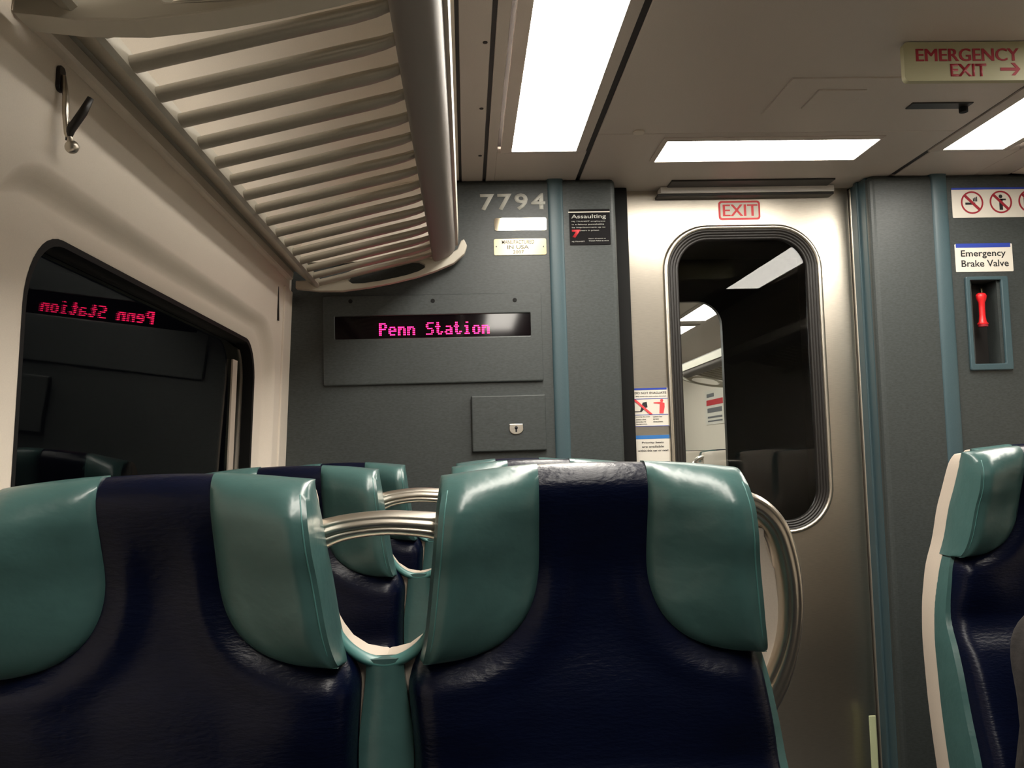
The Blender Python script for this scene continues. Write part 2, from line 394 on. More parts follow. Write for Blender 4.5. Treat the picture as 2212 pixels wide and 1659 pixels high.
t = thing('ceiling_latch', 'dark recessed handle on the ceiling below the emergency exit sign', 'latch', ((a.x+b.x)/2, (a.y+b.y)/2, ZC))
hw = (b.x-a.x)/2
boxobj('slot', (-hw, hw, -0.028, 0.02, -0.004, 0.002), M['rubber'], t, 0.002)
bm = bmesh.new(); cyl(bm, (hw-0.012, 0.01, -0.018), (0, 0, 1), 0.013, 0.02, 16); link('knob', bm, M['black'], t, bevel=0.002)
# emergency exit sign hanging from the ceiling
YS = on_ceiling(2090, 88).y
r = PR(1953, 90, 2228, 174, YS)
t = thing('emergency_exit_sign', 'ivory EMERGENCY EXIT sign with red letters and arrow hanging from the ceiling', 'sign', ((r[0]+r[1])/2, YS, ZC))
t.rotation_euler = (0, 0, 0)
L = t.location
rl = (r[0]-L.x, r[1]-L.x, r[2]-L.z, min(r[3], ZC-0.001)-L.z)
plate('sign_panel', rl, 0.0, 0.018, 0.012, M['ivory'], t, 6)
def loc(rr, L): return (rr[0]-L.x, rr[1]-L.x, rr[2]-L.z, rr[3]-L.z)
text('EMERGENCY', loc(PR(1978, 105, 2199, 132, YS), L), -0.001, M['dred'], t, dup=0.0022, extr=0.001)
text('EXIT', loc(PR(2053, 138, 2131, 165, YS), L), -0.001, M['dred'], t, bold=0.02, extr=0.001)
ar = loc(PR(2161, 136, 2204, 163, YS), L)
bm = bmesh.new(); zm = (ar[2]+ar[3])/2; h = (ar[3]-ar[2])/2; X0, X1 = ar[0], ar[1]
prism_xz(bm, [(X0, zm-0.12*h*2), (X0, zm+0.12*h*2), (X1-0.012, zm+0.12*h*2), (X1-0.024, zm+h), (X1-0.014, zm+h), (X1, zm), (X1-0.014, zm-h), (X1-0.024, zm-h), (X1-0.012, zm-0.12*h*2)], -0.001, 0.0); link('arrow', bm, M['dred'], t)

# ------------------------------------------------------------------ things on the left end wall
YF = YW-0.001
r = PR(1037, 418, 1178, 454, YF)
o = text('7794', r, YF-0.001, M['lettering'], bold=0.025, spacing=1.22, extr=0.001, name='car_number'); tag(o, 'pale car number 7794 lettered at the top of the grey end wall', 'number')
def wall_thing(name, label, cat, r, Y=YF, group=None): return thing(name, label, cat, ((r[0]+r[1])/2, Y, (r[2]+r[3])/2), group)
r = PR(1068, 471, 1180, 498, YF)
t = wall_thing('metal_plate', 'narrow polished metal plate just below the car number', 'plate', r); L = t.location
plate('plate_body', loc(r, L), -0.003, 0.001, 0.006, M['brass'], t)
r = PR(1067, 516, 1180, 551, YF)
t = wall_thing('metal_plate', 'gold engraved builder plate below the narrow polished plate', 'plate', r); L = t.location
plate('plate_body', loc(r, L), -0.003, 0.001, 0.006, M['brass_rough'], t)
for s, q in (('MANUFACTURED', (1084, 519, 1154, 527)), ('IN USA', (1096, 530, 1142, 538)), ('2007', (1108, 541, 1132, 548))):
    text(s, loc(PR(*q, YF), L), -0.0036, M['grey_ink'], t, bold=0.01)
for px in (1072, 1174):
    bm = bmesh.new(); p = P(px, 533, YF)-L; cyl(bm, (p.x, -0.005, p.z), (0, 1, 0), 0.0025, 0.004, 10); link('screw', bm, M['grey_ink'], t)
r = PR(1230, 452, 1318, 529, YF)
t = wall_thing('warning_notice', 'square black notice with white text and a red 7, left of the door', 'notice', r); L = t.location; lr = loc(r, L)
plate('notice_panel', lr, -0.002, 0.001, 0.002, M['notice'], t)
bars('rule', [(-0.02, 1.0, 0.065, 0.095)], lr, -0.0022, M['white'], t)
def fr_rect(q, lr): return (lr[0]+(lr[1]-lr[0])*q[0], lr[0]+(lr[1]-lr[0])*q[1], lr[3]-(lr[3]-lr[2])*q[3], lr[3]-(lr[3]-lr[2])*q[2])
for s, q in (('Assaulting', (0.05, 0.90, 0.15, 0.29)), ('NJ TRANSIT employees', (0.06, 0.88, 0.325, 0.365)), ('is a felony punishable', (0.06, 0.85, 0.41, 0.45)), ('by imprisonment up to', (0.06, 0.88, 0.495, 0.535)), ('years in prison', (0.26, 0.72, 0.58, 0.625)), ('Report all assaults to', (0.46, 0.88, 0.815, 0.845)), ('Transit Police at once', (0.46, 0.95, 0.875, 0.905)), ('NJ TRANSIT', (0.05, 0.36, 0.89, 0.93))):
    text(s, fr_rect(q, lr), -0.0028, M['lettering'], t, bold=0.01)
text('7', fr_rect((0.055, 0.27, 0.575, 0.80), lr), -0.003, M['red'], t, name='numeral', bold=0.06)
# large access panel with the destination display
r = PR(699, 637, 1171, 829, YF)
t = wall_thing('display_surround', 'large raised grey panel framing the red destination display', 'panel', r); L = t.location; lr = loc(r, L)
q = PR(723, 680, 1146, 729, YF-0.012); lq = loc(q, L)
bm = bmesh.new(); ring_prism_xz(bm, rrect(*lr, 0.006, 4), rrect(*lq, 0.004, 4), -0.014, 0.001); link('panel_body', bm, M['lam'], t, bevel=0.004)
for px, py in ((757, 651), (935, 650), (1112, 648)):
    p = P(px, py, YF-0.014)-L; bm = bmesh.new(); cyl(bm, (p.x, -0.016, p.z), (0, 1, 0), 0.0075, 0.004, 14); link('screw', bm, M['black'], t)
t = wall_thing('destination_display', 'red dot-matrix display reading Penn Station in the grey end wall', 'display', q); L2 = t.location; lq = loc(q, L2)
plate('screen', (lq[0]+0.0003, lq[1]-0.0003, lq[2]+0.0003, lq[3]-0.0003), -0.0065, -0.001, 0.004, M['screen'], t)
G = {'P': '11110 10001 10001 11110 10000 10000 10000', 'e': '00000 00000 01110 10001 11111 10000 01110', 'n': '00000 00000 10110 11001 10001 10001 10001',
     'S': '01111 10000 10000 01110 00001 00001 11110', 't': '01000 01000 11100 01000 01000 01001 00110', 'a': '00000 00000 01110 00001 01111 10001 01111',
     'i': '00100 00000 01100 00100 00100 00100 01110', 'o': '00000 00000 01110 10001 10001 10001 01110', ' ': '00000 00000 00000 00000 00000 00000 00000'}
a = P(820, 700, YF-0.006)-L2; b = P(1056, 698, YF-0.006)-L2; cdn = P(820, 724, YF-0.006)-L2
msg = 'Penn Station'; ncol = len(msg)*7-1; dx = (b.x-a.x)/(ncol-1); dz = (a.z-cdn.z)/6
bm = bmesh.new()
for k, ch in enumerate(msg):
    for rr, row in enumerate(G[ch].split()):
        cells = [int(x) for x in row]; bold = [0]*6
        for i, v in enumerate(cells):
            if v: bold[i] = bold[i+1] = 1
        for i, v in enumerate(bold):
            if v:
                x = a.x+dx*(k*7+i); z = a.z-dz*rr
                cyl(bm, (x, -0.0085, z), (0, 1, 0), dx*0.44, 0.002, 8)
link('lettering', bm, M['led'], t)
# small access box
r = PR(1019, 854, 1179, 975, YF)
t = wall_thing('access_box', 'small raised grey access door with a keyhole lock, below the display', 'access door', r); L = t.location; lr = loc(r, L)
bm = bmesh.new(); prism_xz(bm, rrect(*lr, 0.005, 4), -0.022, 0.001); link('door', bm, M['lam'], t, bevel=0.007, seg=3)
p = P(1115, 926, YF-0.022)-L
bm = bmesh.new(); pts = [(p.x-0.024, p.z+0.017), (p.x+0.024, p.z+0.017)] + [(p.x+0.025*math.cos(-math.pi*k/10), p.z-0.002+0.019*math.sin(-math.pi*k/10)) for k in range(11)]
prism_xz(bm, pts, -0.027, -0.021); lk = link('lock', bm, M['bright'], t, bevel=0.002)
bm = bmesh.new(); cyl(bm, (p.x, -0.0285, p.z+0.003), (0, 1, 0), 0.006, 0.002, 14); box(bm, p.x-0.003, p.x+0.003, -0.0285, -0.0265, p.z-0.012, p.z+0.003); link('keyhole', bm, M['ink'], lk)

# ------------------------------------------------------------------ signs on the door
YG = YD-0.0005
r = PR(1552, 434, 1642, 475, YG)
t = wall_thing('exit_sticker', 'red-bordered EXIT sticker above the door window', 'sign', r, YG); L = t.location; lr = loc(r, L)
plate('border', lr, -0.0010, 0.0, 0.012, M['pink'], t, 6)
bw = 0.0075; plate('sticker_face', (lr[0]+bw, lr[1]-bw, lr[2]+bw, lr[3]-bw), -0.0016, -0.0008, 0.007, M['white'], t, 6)
text('EXIT', loc(PR(1561, 442, 1635, 467, YG), L), -0.0024, M['pink'], t, dup=0.0025, extr=0.0006)
r = PR(1369, 838, 1443, 921, YG)
t = wall_thing('evacuation_notice', 'white evacuation sticker with red and black figures beside the door window', 'notice', r, YG); L = t.location; lr = loc(r, L)
plate('sticker_face', lr, -0.001, 0.0, 0.002, M['white'], t)
bars('blue_rule', [(0.02, 0.98, 0.0, 0.05), (0, 1, 0.275, 0.29), (0, 1, 0.69, 0.705), (0, 1, 0.985, 1.0)], lr, -0.0012, M['blue_ink'], t)
text('DO NOT EVACUATE', fr_rect((0.04, 0.96, 0.10, 0.155), lr), -0.002, M['ink'], t, bold=0.01)
text('Stay inside the train unless directed', fr_rect((0.07, 0.95, 0.20, 0.235), lr), -0.002, M['ink'], t, bold=0.01)
for s, q in (('Leaving the train', (0.05, 0.46, 0.73, 0.765)), ('onto the', (0.05, 0.34, 0.80, 0.83)), ('tracks is', (0.05, 0.34, 0.86, 0.89)), ('dangerous.', (0.05, 0.38, 0.92, 0.955)), ('Listen for', (0.55, 0.82, 0.73, 0.765)), ('crew', (0.55, 0.72, 0.80, 0.83)), ('directions.', (0.55, 0.84, 0.86, 0.895))):
    text(s, fr_rect(q, lr), -0.002, M['ink'], t, bold=0.01)
def poly(name, pts, m, y=-0.0022, par=None, lr=None, th=0.0008):
    bm = bmesh.new(); prism_xz(bm, [(lr[0]+(lr[1]-lr[0])*u, lr[3]-(lr[3]-lr[2])*v) for u, v in pts], y-th, y); return link(name, bm, m, par)
poly('black_figure', [(0.26, 0.38), (0.38, 0.36), (0.40, 0.50), (0.33, 0.52), (0.22, 0.62), (0.0, 0.62), (0.0, 0.60), (0.18, 0.60)], M['ink'], -0.0012, t, lr)
poly('red_slash', [(-0.02, 0.30), (0.06, 0.29), (0.54, 0.68), (0.46, 0.69)], M['pink'], -0.0021, t, lr)
poly('red_figure', [(0.58, 0.38), (0.78, 0.37), (0.90, 0.40), (0.90, 0.50), (0.86, 0.67), (0.74, 0.67), (0.76, 0.42), (0.58, 0.40)], M['pink'], -0.0012, t, lr)
bm = bmesh.new(); cyl(bm, (lr[0]+(lr[1]-lr[0])*0.82, -0.002, lr[3]-(lr[3]-lr[2])*0.335), (0, 1, 0), 0.006, 0.001, 12); link('figure_head', bm, M['pink'], t)
r = PR(1373, 940, 1449, 1060, YG)
t = wall_thing('blue_topped_notice', 'white door sticker with a bright blue header, lower of the two', 'notice', r, YG); L = t.location; lr = loc(r, L)
plate('sticker_face', lr, -0.001, 0.0, 0.003, M['white'], t)
bars('header', [(0.02, 0.98, 0.0, 0.065)], lr, -0.0012, M['sky_ink'], t)
for s, q in (('Priority Seats', (0.20, 0.82, 0.115, 0.155)), ('are available', (0.20, 0.82, 0.185, 0.225)), ('within this car or next', (0.08, 0.95, 0.255, 0.295))):
    text(s, fr_rect(q, lr), -0.002, M['ink'], t, bold=0.012)
bars('thin_rule', [(0.0, 1.0, 0.475, 0.482)], lr, -0.0012, M['grey_ink'], t)
def ring(name, c, R, r, m, par, y, th=0.0008, n=32):
    bm = bmesh.new(); ring_prism_xz(bm, [(c[0]+R*math.cos(2*math.pi*k/n), c[1]+R*math.sin(2*math.pi*k/n)) for k in range(n)], [(c[0]+r*math.cos(2*math.pi*k/n), c[1]+r*math.sin(2*math.pi*k/n)) for k in range(n)], y-th, y); return link(name, bm, m, par)
ring('red_circle', ((lr[0]+lr[1])/2, lr[3]-(lr[3]-lr[2])*0.70), 0.040, 0.034, M['red'], t, -0.0012)
# glow tape at the foot of the hinge post
r = PR(1878, 1545, 1898, 1700, YD-0.07)
t = boxobj('glow_strip', (r[0]+0.004, r[1]-0.004, YD-0.074, YD-0.068, r[2], r[3]), M['lume'], None, 0.003)
tag(t, 'pale yellow-green glow strip low on the right door post', 'strip')
boxm = boxobj('trim_9', (xdr+0.012, xr+0.0, YD-0.068, YD-0.012, 0, r[3]+0.01), M['rubber'], None, 0.003); struct(boxm)

# ------------------------------------------------------------------ right end wall: signs and brake valve
r = PR(2056, 407, 2330, 469, YF)
t = wall_thing('prohibition_sign', 'long cream sign with red no-smoking and no-radio circles', 'sign', r); L = t.location; lr = loc(r, L)
plate('sign_panel', lr, -0.002, 0.0, 0.003, M['white'], t)
bars('blue_rule', [(0.0, 1.0, -0.04, 0.03)], lr, -0.0022, M['blue_ink'], t)
hc = (lr[2]+lr[3])/2-0.002
for k in range(4):
    p = P(2099+62*k, 438-1.5*k, YF)-L; R = 0.043
    ring('red_circle', (p.x, p.z), R, R*0.86, M['dred'], t, -0.0024)
    bm = bmesh.new(); s = R*0.62; wd = 0.0035
    prism_xz(bm, [(p.x-s-wd, p.z+s-wd), (p.x-s+wd, p.z+s+wd), (p.x+s+wd, p.z-s+wd), (p.x+s-wd, p.z-s-wd)], -0.0036, -0.0028); link('slash', bm, M['dred'], t)
    bm = bmesh.new()
    if k == 0:
        box(bm, p.x-0.026, p.x+0.012, -0.003, -0.0024, p.z-0.008, p.z+0.0); 
        for q in range(3): box(bm, p.x+0.004+0.006*q, p.x+0.008+0.006*q, -0.003, -0.0024, p.z+0.004, p.z+0.016+0.003*q)
    elif k == 1:
        box(bm, p.x-0.006, p.x+0.007, -0.003, -0.0024, p.z-0.03, p.z+0.012); box(bm, p.x-0.004, p.x+0.02, -0.003, -0.0024, p.z+0.006, p.z+0.012); cyl(bm, (p.x, -0.003, p.z+0.021), (0, 1, 0), 0.007, 0.0006, 12)
    else:
        box(bm, p.x-0.022, p.x+0.02, -0.003, -0.0024, p.z-0.014, p.z+0.014)
    link('pictogram', bm, M['ink'], t)
r = PR(2063, 527, 2187, 587, YF)
t = wall_thing('brake_valve_label', 'white Emergency Brake Valve label with blue top edge', 'label', r); L = t.location; lr = loc(r, L)
plate('label_panel', lr, -0.002, 0.0, 0.003, M['white'], t)
bars('blue_header', [(0.02, 0.97, -0.02, 0.13)], lr, -0.0022, M['blue_ink'], t)
text('Emergency', fr_rect((0.10, 0.88, 0.22, 0.52), lr), -0.003, M['ink'], t, bold=0.01)
text('Brake Valve', fr_rect((0.10, 0.92, 0.58, 0.82), lr), -0.003, M['ink'], t, bold=0.01)
# valve box: the frame stands proud of the wall, the niche is the dark box body
r = PR(2088, 598, 2180, 800, YF)
t = wall_thing('brake_valve_box', 'teal-framed recessed box holding the red emergency brake handle', 'brake valve', r); L = t.location; lr = loc(r, L)
inn = loc(PR(2097, 606, 2164, 786, YF), L)
bm = bmesh.new(); ring_prism_xz(bm, rrect(*lr, 0.006, 4), rrect(*inn, 0.004, 4), -0.014, 0.0); link('frame', bm, M['blue'], t, bevel=0.004)
bm = bmesh.new(); box(bm, inn[0]+0.002, inn[1]-0.002, 0.082, 0.088, inn[2]+0.002, inn[3]-0.002); link('back_plate', bm, M['rubber'], t)
pv = P(2121, 665, YF+0.012)-L
t = thing('emergency_brake', 'bright red emergency brake pull handle inside the teal-framed box', 'brake handle', (pv.x+L.x, YF+0.012, pv.z+L.z))
bm = bmesh.new(); prof = [(-0.064, 0.016), (-0.060, 0.021), (-0.052, 0.014), (-0.03, 0.0115), (0.0, 0.0115), (0.02, 0.012), (0.032, 0.018), (0.045, 0.020), (0.053, 0.016), (0.056, 0.008)]
loft(bm, [[(rr*math.cos(2*math.pi*k/20), rr*math.sin(2*math.pi*k/20)*0.8, z) for k in range(20)] for z, rr in prof]); link('grip', bm, M['valve'], t, smooth=True)
bm = bmesh.new(); cyl(bm, (0, 0, -0.071), (0, 0, 1), 0.017, 0.008, 20, 0.018); link('end_cap', bm, M['dred'], t)
bm = bmesh.new(); cyl(bm, (0.004, 0.0, 0.05), (0.15, 0.4, 1), 0.006, 0.025, 12); link('stem', bm, M['brass_rough'], t)

# ------------------------------------------------------------------ coat hook on the side wall
zt = EYE+0.61; yh = 1.425
t = thing('coat_hook', 'metal coat hook on the cream side wall under the luggage rack', 'hook', (wl(zt-0.06), yh, zt-0.06))
L = t.location
bm = bmesh.new(); loft(bm, [[(wl(z)+o-L.x, y-L.y, z-L.z) for y, z in rrect(yh-0.011, yh+0.011, zt-0.035, zt+0.005, 0.008, 4)] for o in (0.0, 0.006)]); link('back_plate', bm, M['rubber'], t, bevel=0.001)
bm = bmesh.new()
pth = [(wl(zt-0.01)+0.006, zt-0.01), (wl(zt)+0.010, zt-0.04), (wl(zt)+0.010, zt-0.07), (wl(zt)+0.013, zt-0.10), (wl(zt)+0.020, zt-0.118)]
tube(bm, [(x-L.x, 0, z-L.z) for x, z in pth], 0.005, 10); sphere(bm, (pth[-1][0]-L.x, 0, pth[-1][1]-L.z-0.004), 0.0105); link('lower_prong', bm, M['bright'], t, smooth=True)
bm = bmesh.new(); tube(bm, [(wl(zt)+0.014-L.x, 0, zt-0.112-L.z), (wl(zt)+0.018-L.x, 0, zt-0.095-L.z), (wl(zt)+0.036-L.x, 0, zt-0.068-L.z), (wl(zt)+0.048-L.x, 0, zt-0.045-L.z)], 0.005, 10, [0.004, 0.007, 0.007, 0.005]); link('upper_prong', bm, M['rubber'], t, smooth=True)

# ------------------------------------------------------------------ luggage racks
bo = [(640,625),(690,630),(740,630),(800,622),(850,612),(900,600),(940,587),(980,570),(1003,550),(1009,532),(1002,518),(996,522),(988,540),(965,555),(940,561),(900,558),(850,561),(790,574),(740,594),(700,606),(640,608)]
bh = [(752,607),(762,593),(785,582),(820,573),(855,568),(880,566),(905,567),(918,573),(918,580),(905,587),(880,595),(850,602),(820,608),(785,613),(762,614)]
BO = [(P(x, y, 3.27).x, P(x, y, 3.27).z) for x, y in bo]; BH = [(P(x, y, 3.27).x, P(x, y, 3.27).z) for x, y in bh]
def bracket(name, y0, y1, par, mx, L):
    bm = bmesh.new()
    for y in (y0, y1):
        vo = [bm.verts.new((mx(x)-L.x, y-L.y, z-L.z)) for x, z in BO]; vi = [bm.verts.new((mx(x)-L.x, y-L.y, z-L.z)) for x, z in BH]
        es = []
        for Q in (vo, vi):
            for i in range(len(Q)): es.append(bm.edges.new((Q[i], Q[(i+1) % len(Q)])))
        bmesh.ops.triangle_fill(bm, edges=es)
        if y == y0: f0, i0 = vo, vi
        else:
            for A, B in ((f0, vo), (i0, vi)):
                for i in range(len(A)):
                    j = (i+1) % len(A); bm.faces.new((A[i], A[j], B[j], B[i]))
    return link(name, bm, M['rack_edge'], par, bevel=0.003)
def rack(label, y0, y1, slat_ys, brs, mir=0.0):
    mx = (lambda x: 2*mir-x) if mir else (lambda x: x)
    t = thing('luggage_rack', label, 'luggage rack', (mx(-0.3), (y0+y1)/2, EYE+0.65)); L = Vector(t.location)
    def pr(name, pts, m, a, b, auto=35):
        bm = bmesh.new(); prism_xz(bm, [(mx(x)-L.x, EYE+z-L.z) for x, z in pts], a-L.y, b-L.y); return link(name, bm, m, t, smooth=True, auto=auto)
    pr('wall_rail', [(-0.612, 0.72), (-0.610, 0.652), (-0.600, 0.652), (-0.586, 0.660), (-0.545, 0.625), (-0.520, 0.603), (-0.508, 0.600), (-0.500, 0.606), (-0.500, 0.632), (-0.53, 0.66), (-0.58, 0.70)], M['rack'], y0, y1, 28)
    pr('rail_edge', [(-0.612, 0.629), (-0.598, 0.629), (-0.593, 0.633), (-0.591, 0.654), (-0.596, 0.660), (-0.606, 0.66)], M['cream'], y0, y1, 28)
    arc = []
    for k in range(25):
        a = 2*math.pi*k/24
        ca, sa = math.cos(a), math.sin(a)
        x = 0.043*math.copysign(abs(ca)**0.55, ca); z = 0.058*math.copysign(abs(sa)**0.55, sa)
        arc.append((-0.060+x+0.10*z, 0.752+z+0.42*x))
    pr('front_rail', arc[:-1], M['fascia'], y0, y1, 60)
    pr('front_edge_strip', [(-0.022, 0.742), (-0.013, 0.742), (-0.010, 0.80), (-0.020, 0.81)], M['rack_edge'], y0, y1)
    for sy in slat_ys:
        bm = bmesh.new(); rs = []
        for k in range(13):
            u = k/12; x = -0.515+0.425*u; z = EYE+0.613+0.098*u+ (0.006*((u-0.86)/0.14)**2 if u > 0.86 else 0)
            kk = 1.0-0.25*max(0, (u-0.86)/0.14)
            rs.append([(mx(x)-L.x, sy-L.y+0.0235*kk*math.cos(2*math.pi*q/16), z-L.z+0.0105*kk*math.sin(2*math.pi*q/16)) for q in range(16)])
        loft(bm, rs); link('slat', bm, M['rack'], t, smooth=True, auto=60)
    for a, b in brs: bracket('bracket', a, b, t, mx, L)
    return t
rack('slatted luggage rack above the dark window, between its two curved brackets', 1.27, 3.255, [1.3005+0.1215*k for k in range(17)], [(3.255, 3.285), (1.215, 1.27)])
rack('nearer luggage rack, only its end showing at the top left of the photo', -0.75, 1.215, [1.15-0.1215*k for k in range(15)], [(-0.80, -0.75)])
rack('slatted luggage rack over the right-hand seats, reflected in the door glass', -0.6, 3.255, [3.2-0.13*k for k in range(28)], [(3.255, 3.285)], mir=1.075)

# ------------------------------------------------------------------ seats
S = 0.493; ZT = EYE-0.012
Ct = smooth_tab([(0, -0.014), (-0.04, 0.0), (-0.13, 0.035), (-0.25, 0.055), (-0.33, 0.052), (-0.43, 0.046), (-0.53, 0.036), (-0.61, 0.022), (-0.80, -0.02)])
HN = smooth_tab([(0, 0.166), (-0.03, 0.172), (-0.10, 0.178), (-0.20, 0.190), (-0.25, 0.204), (-0.33, 0.218), (-0.40, 0.224), (-0.80, 0.230)])
HI = smooth_tab([(0, 0.166), (-0.03, 0.172), (-0.10, 0.178), (-0.20, 0.190), (-0.222, 0.205), (-0.235, 0.220), (-0.33, 0.212), (-0.80, 0.212)])
TT = smooth_tab([(0, 0.034), (-0.05, 0.032), (-0.12, 0.030), (-0.2, 0.042), (-0.26, 0.062), (-0.365, 0.058), (-0.385, 0.085), (-0.44, 0.11), (-0.6, 0.150), (-0.8, 0.165)], 100)
GT = [(0, 0.076), (-0.10, 0.073), (-0.16, 0.066), (-0.19, 0.056), (-0.21, 0.042), (-0.224, 0.022), (-0.229, 0.0)]
SF = 0.034                       # half thickness of the shell
def drop(u, ww): return 0.012*(abs(u)/0.17)**2*max(0.0, 1+ww/0.12)
def rtop(ww, d=0.032): return math.sqrt(max(0.0, 1-(1+ww/d)**2)) if ww > -d else 1.0
def sm(t): t = max(0, min(1, t)); return t*t*(3-2*t)
PW = 2.5
def seam_dist(u, ww, h):          # distance from the seam of the headrest wing, positive on the navy side
    if ww > -0.10: return 0.0625-u
    rho = ((max(0, h-u)/(h-0.0625))**PW+((-ww-0.10)/0.126)**PW)**(1/PW)
    return (rho-1)*0.126
def torso(cx, par, il, ir):
    ws = [0, -0.001, -0.003, -0.006, -0.011, -0.018, -0.026]+[-0.034, -0.040, -0.047, -0.054]+[-0.060-0.74*k/70 for k in range(71)]
    rs = []
    for ww in ws:
        h = lerp(HN, ww); c = lerp(Ct, ww); T = lerp(TT, ww); h2 = h-0.004 if ww > -0.205 else h
        rr = 0.03; row = []
        for k in range(41):
            hl2, hr2 = (min(h2, lerp(HI, ww)) if il else h2), (min(h2, lerp(HI, ww)) if ir else h2)
            if il and ww < -0.2: hl2 = lerp(HI, ww)
            if ir and ww < -0.2: hr2 = lerp(HI, ww)
            u = -hl2+(hl2+hr2)*k/40
            d = (hl2+u) if u < 0 else (hr2-u); e = 1-math.sqrt(max(0, 1-((rr-d)/rr)**2)) if d < rr else 0
            dd = seam_dist(abs(u), ww, h); sh = 0.013*sm((abs(u)-0.06)/0.10)*math.exp(-((ww+0.285)/0.05)**2)*(1 if dd > 0 else 0)+(0.009*math.exp(-((dd-0.024)/0.018)**2)*sm((-ww-0.04)/0.12) if dd > 0 else 0)
            p = (T+sh)*(1-0.6*e)*rtop(ww, 0.056)+0.006*math.cos(u/h2*1.5)
            row.append((cx+u, c-SF+0.012*(1-rtop(ww))-p, ZT+ww-drop(u, ww)))
        row += [(cx+hr2, c-SF+0.012, ZT+ww-drop(h2, ww)), (cx-hl2, c-SF+0.012, ZT+ww-drop(h2, ww))]
        rs.append(row)
    bm = bmesh.new(); loft(bm, rs); return link('seat_back', bm, M['navy'], par, smooth=True, auto=50)
def wing(cx, s, par):
    W0 = -0.226; ws = [0, -0.001, -0.003, -0.006, -0.011, -0.018, -0.026]+[-0.034-0.168*k/24 for k in range(1, 25)]+[-0.206, -0.210, -0.214, -0.217, -0.220, -0.2225, -0.2245, -0.226]
    rs = []
    for ww in ws:
        ww = max(ww, W0); c = lerp(Ct, ww); T = lerp(TT, ww); h = lerp(HN, ww)+0.002
        t = max(0, (-ww-0.10)/0.126); ui = 0.0625+(h-0.0655-0.0005)*(1-max(0, 1-t**PW)**(1/PW))
        ui = min(ui, h-0.004); R = rtop(ww, 0.056); rb = math.sqrt(max(0, 1-((-ww-0.105)/0.121)**2)) if ww < -0.105 else 1.0
        Dm = (0.026+0.026*sm(-ww/0.10))*(0.12+0.88*rb)
        row = [(ui, c-SF+0.018)]
        for k in range(17):
            q = k/16; u = ui+(h-ui)*q
            # pillow puffing out from the seam and rolling over at the outer edge
            puff = 0.004+0.010*math.sqrt(min(1, q/0.18))*(0.5+0.5*rb)+Dm*sm(q*0.85+0.12)-0.010*sm((q-0.8)/0.2)
            row.append((u, c-SF-(T+puff)*R-0.0012))
        yo = row[-1][1]; yb = c-SF+0.018
        for k in range(1, 6):
            q = k/5; row.append((h+0.004*math.sin(math.pi*q)+0.001, yo+(yb-yo)*q))
        rs.append([(cx+s*u, y, ZT+ww-drop(u, ww)+0.0015) for u, y in row])
    bm = bmesh.new(); loft(bm, rs)
    o = link('headrest_wing', bm, M['teal'], par, smooth=True, auto=55)
    # piping along the outer front seam
    bm = bmesh.new(); pth = [Vector(r[17])+Vector((s*-0.006, -0.0012, 0)) for r in rs[5:-4]]
    tube(bm, pth, 0.0010, 6); link('seam', bm, M['teal2'], o, smooth=True)
    return o
def side_panel(cx, s, par):
    rs = []
    for k in range(50):
        ww = -0.17-0.63*k/49; c = lerp(Ct, ww); T = lerp(TT, ww); h = lerp(HN, ww)
        y0 = c-SF+0.01; y1 = c-SF-T*0.72; u0 = h-0.008; u1 = h+0.0035
        rs.append([(cx+s*u0, y0, ZT+ww), (cx+s*u0, y1, ZT+ww), (cx+s*u1, y1+0.004, ZT+ww), (cx+s*(u1+0.004*sm(k/20)), (y0+y1)/2, ZT+ww), (cx+s*u1, y0, ZT+ww)])
    bm = bmesh.new(); loft(bm, rs); return link('side_bolster', bm, M['teal'], par, smooth=True, auto=45)
def shell(cx, inner_l, inner_r, par):
    ws = [-0.004, -0.006, -0.010, -0.016, -0.024, -0.034]+[-0.045-0.01*k for k in range(16)]+[-0.20, -0.205, -0.21, -0.214, -0.218, -0.221, -0.224, -0.226, -0.2275, -0.2286, -0.229]+[-0.235-0.565*k/40 for k in range(41)]
    rs = []
    for ww in ws:
        c = lerp(Ct, ww); h = lerp(HN, ww)+0.004; e = 0.010*(1-rtop(ww, 0.03))
        fl = 0.0
        hl = (S/2-lerp(GT, ww)-0.003 if ww > -0.229 else S/2) if inner_l else h
        hr = (S/2-lerp(GT, ww)-0.003 if ww > -0.229 else S/2) if inner_r else h
        hl -= e; hr -= e; hf = SF*(0.55+0.45*rtop(ww, 0.03)); f = 0.010
        pts = [(-hl, c-hf), (-hl/2, c-hf), (0, c-hf), (hr/2, c-hf), (hr, c-hf), (hr, c+hf-f), (hr-f*0.3, c+hf-f*0.3), (hr-f, c+hf), (hr/2, c+hf+0.004), (0, c+hf+0.005), (-hl/2, c+hf+0.004), (-hl+f, c+hf), (-hl+f*0.3, c+hf-f*0.3), (-hl, c+hf-f)]
        rs.append([(cx+x, y, ZT+ww-drop(x, ww)) for x, y in pts])
    bm = bmesh.new(); loft(bm, rs); return link('back_shell', bm, M['shell'], par, smooth=True, auto=40)
def hprofile(sc=1.0, a=0.0150, b=0.017):
    pr = []
    for k in range(48):
        th = 2*math.pi*k/48; rr = 1.0
        for g in (math.pi*1.42, math.pi*1.60): rr -= 0.16*math.exp(-((th-g)/0.075)**2)
        pr.append((sc*a*math.copysign(abs(math.cos(th))**0.8, math.cos(th))*rr, b*math.copysign(abs(math.sin(th))**0.8, math.sin(th))*rr))
    return pr
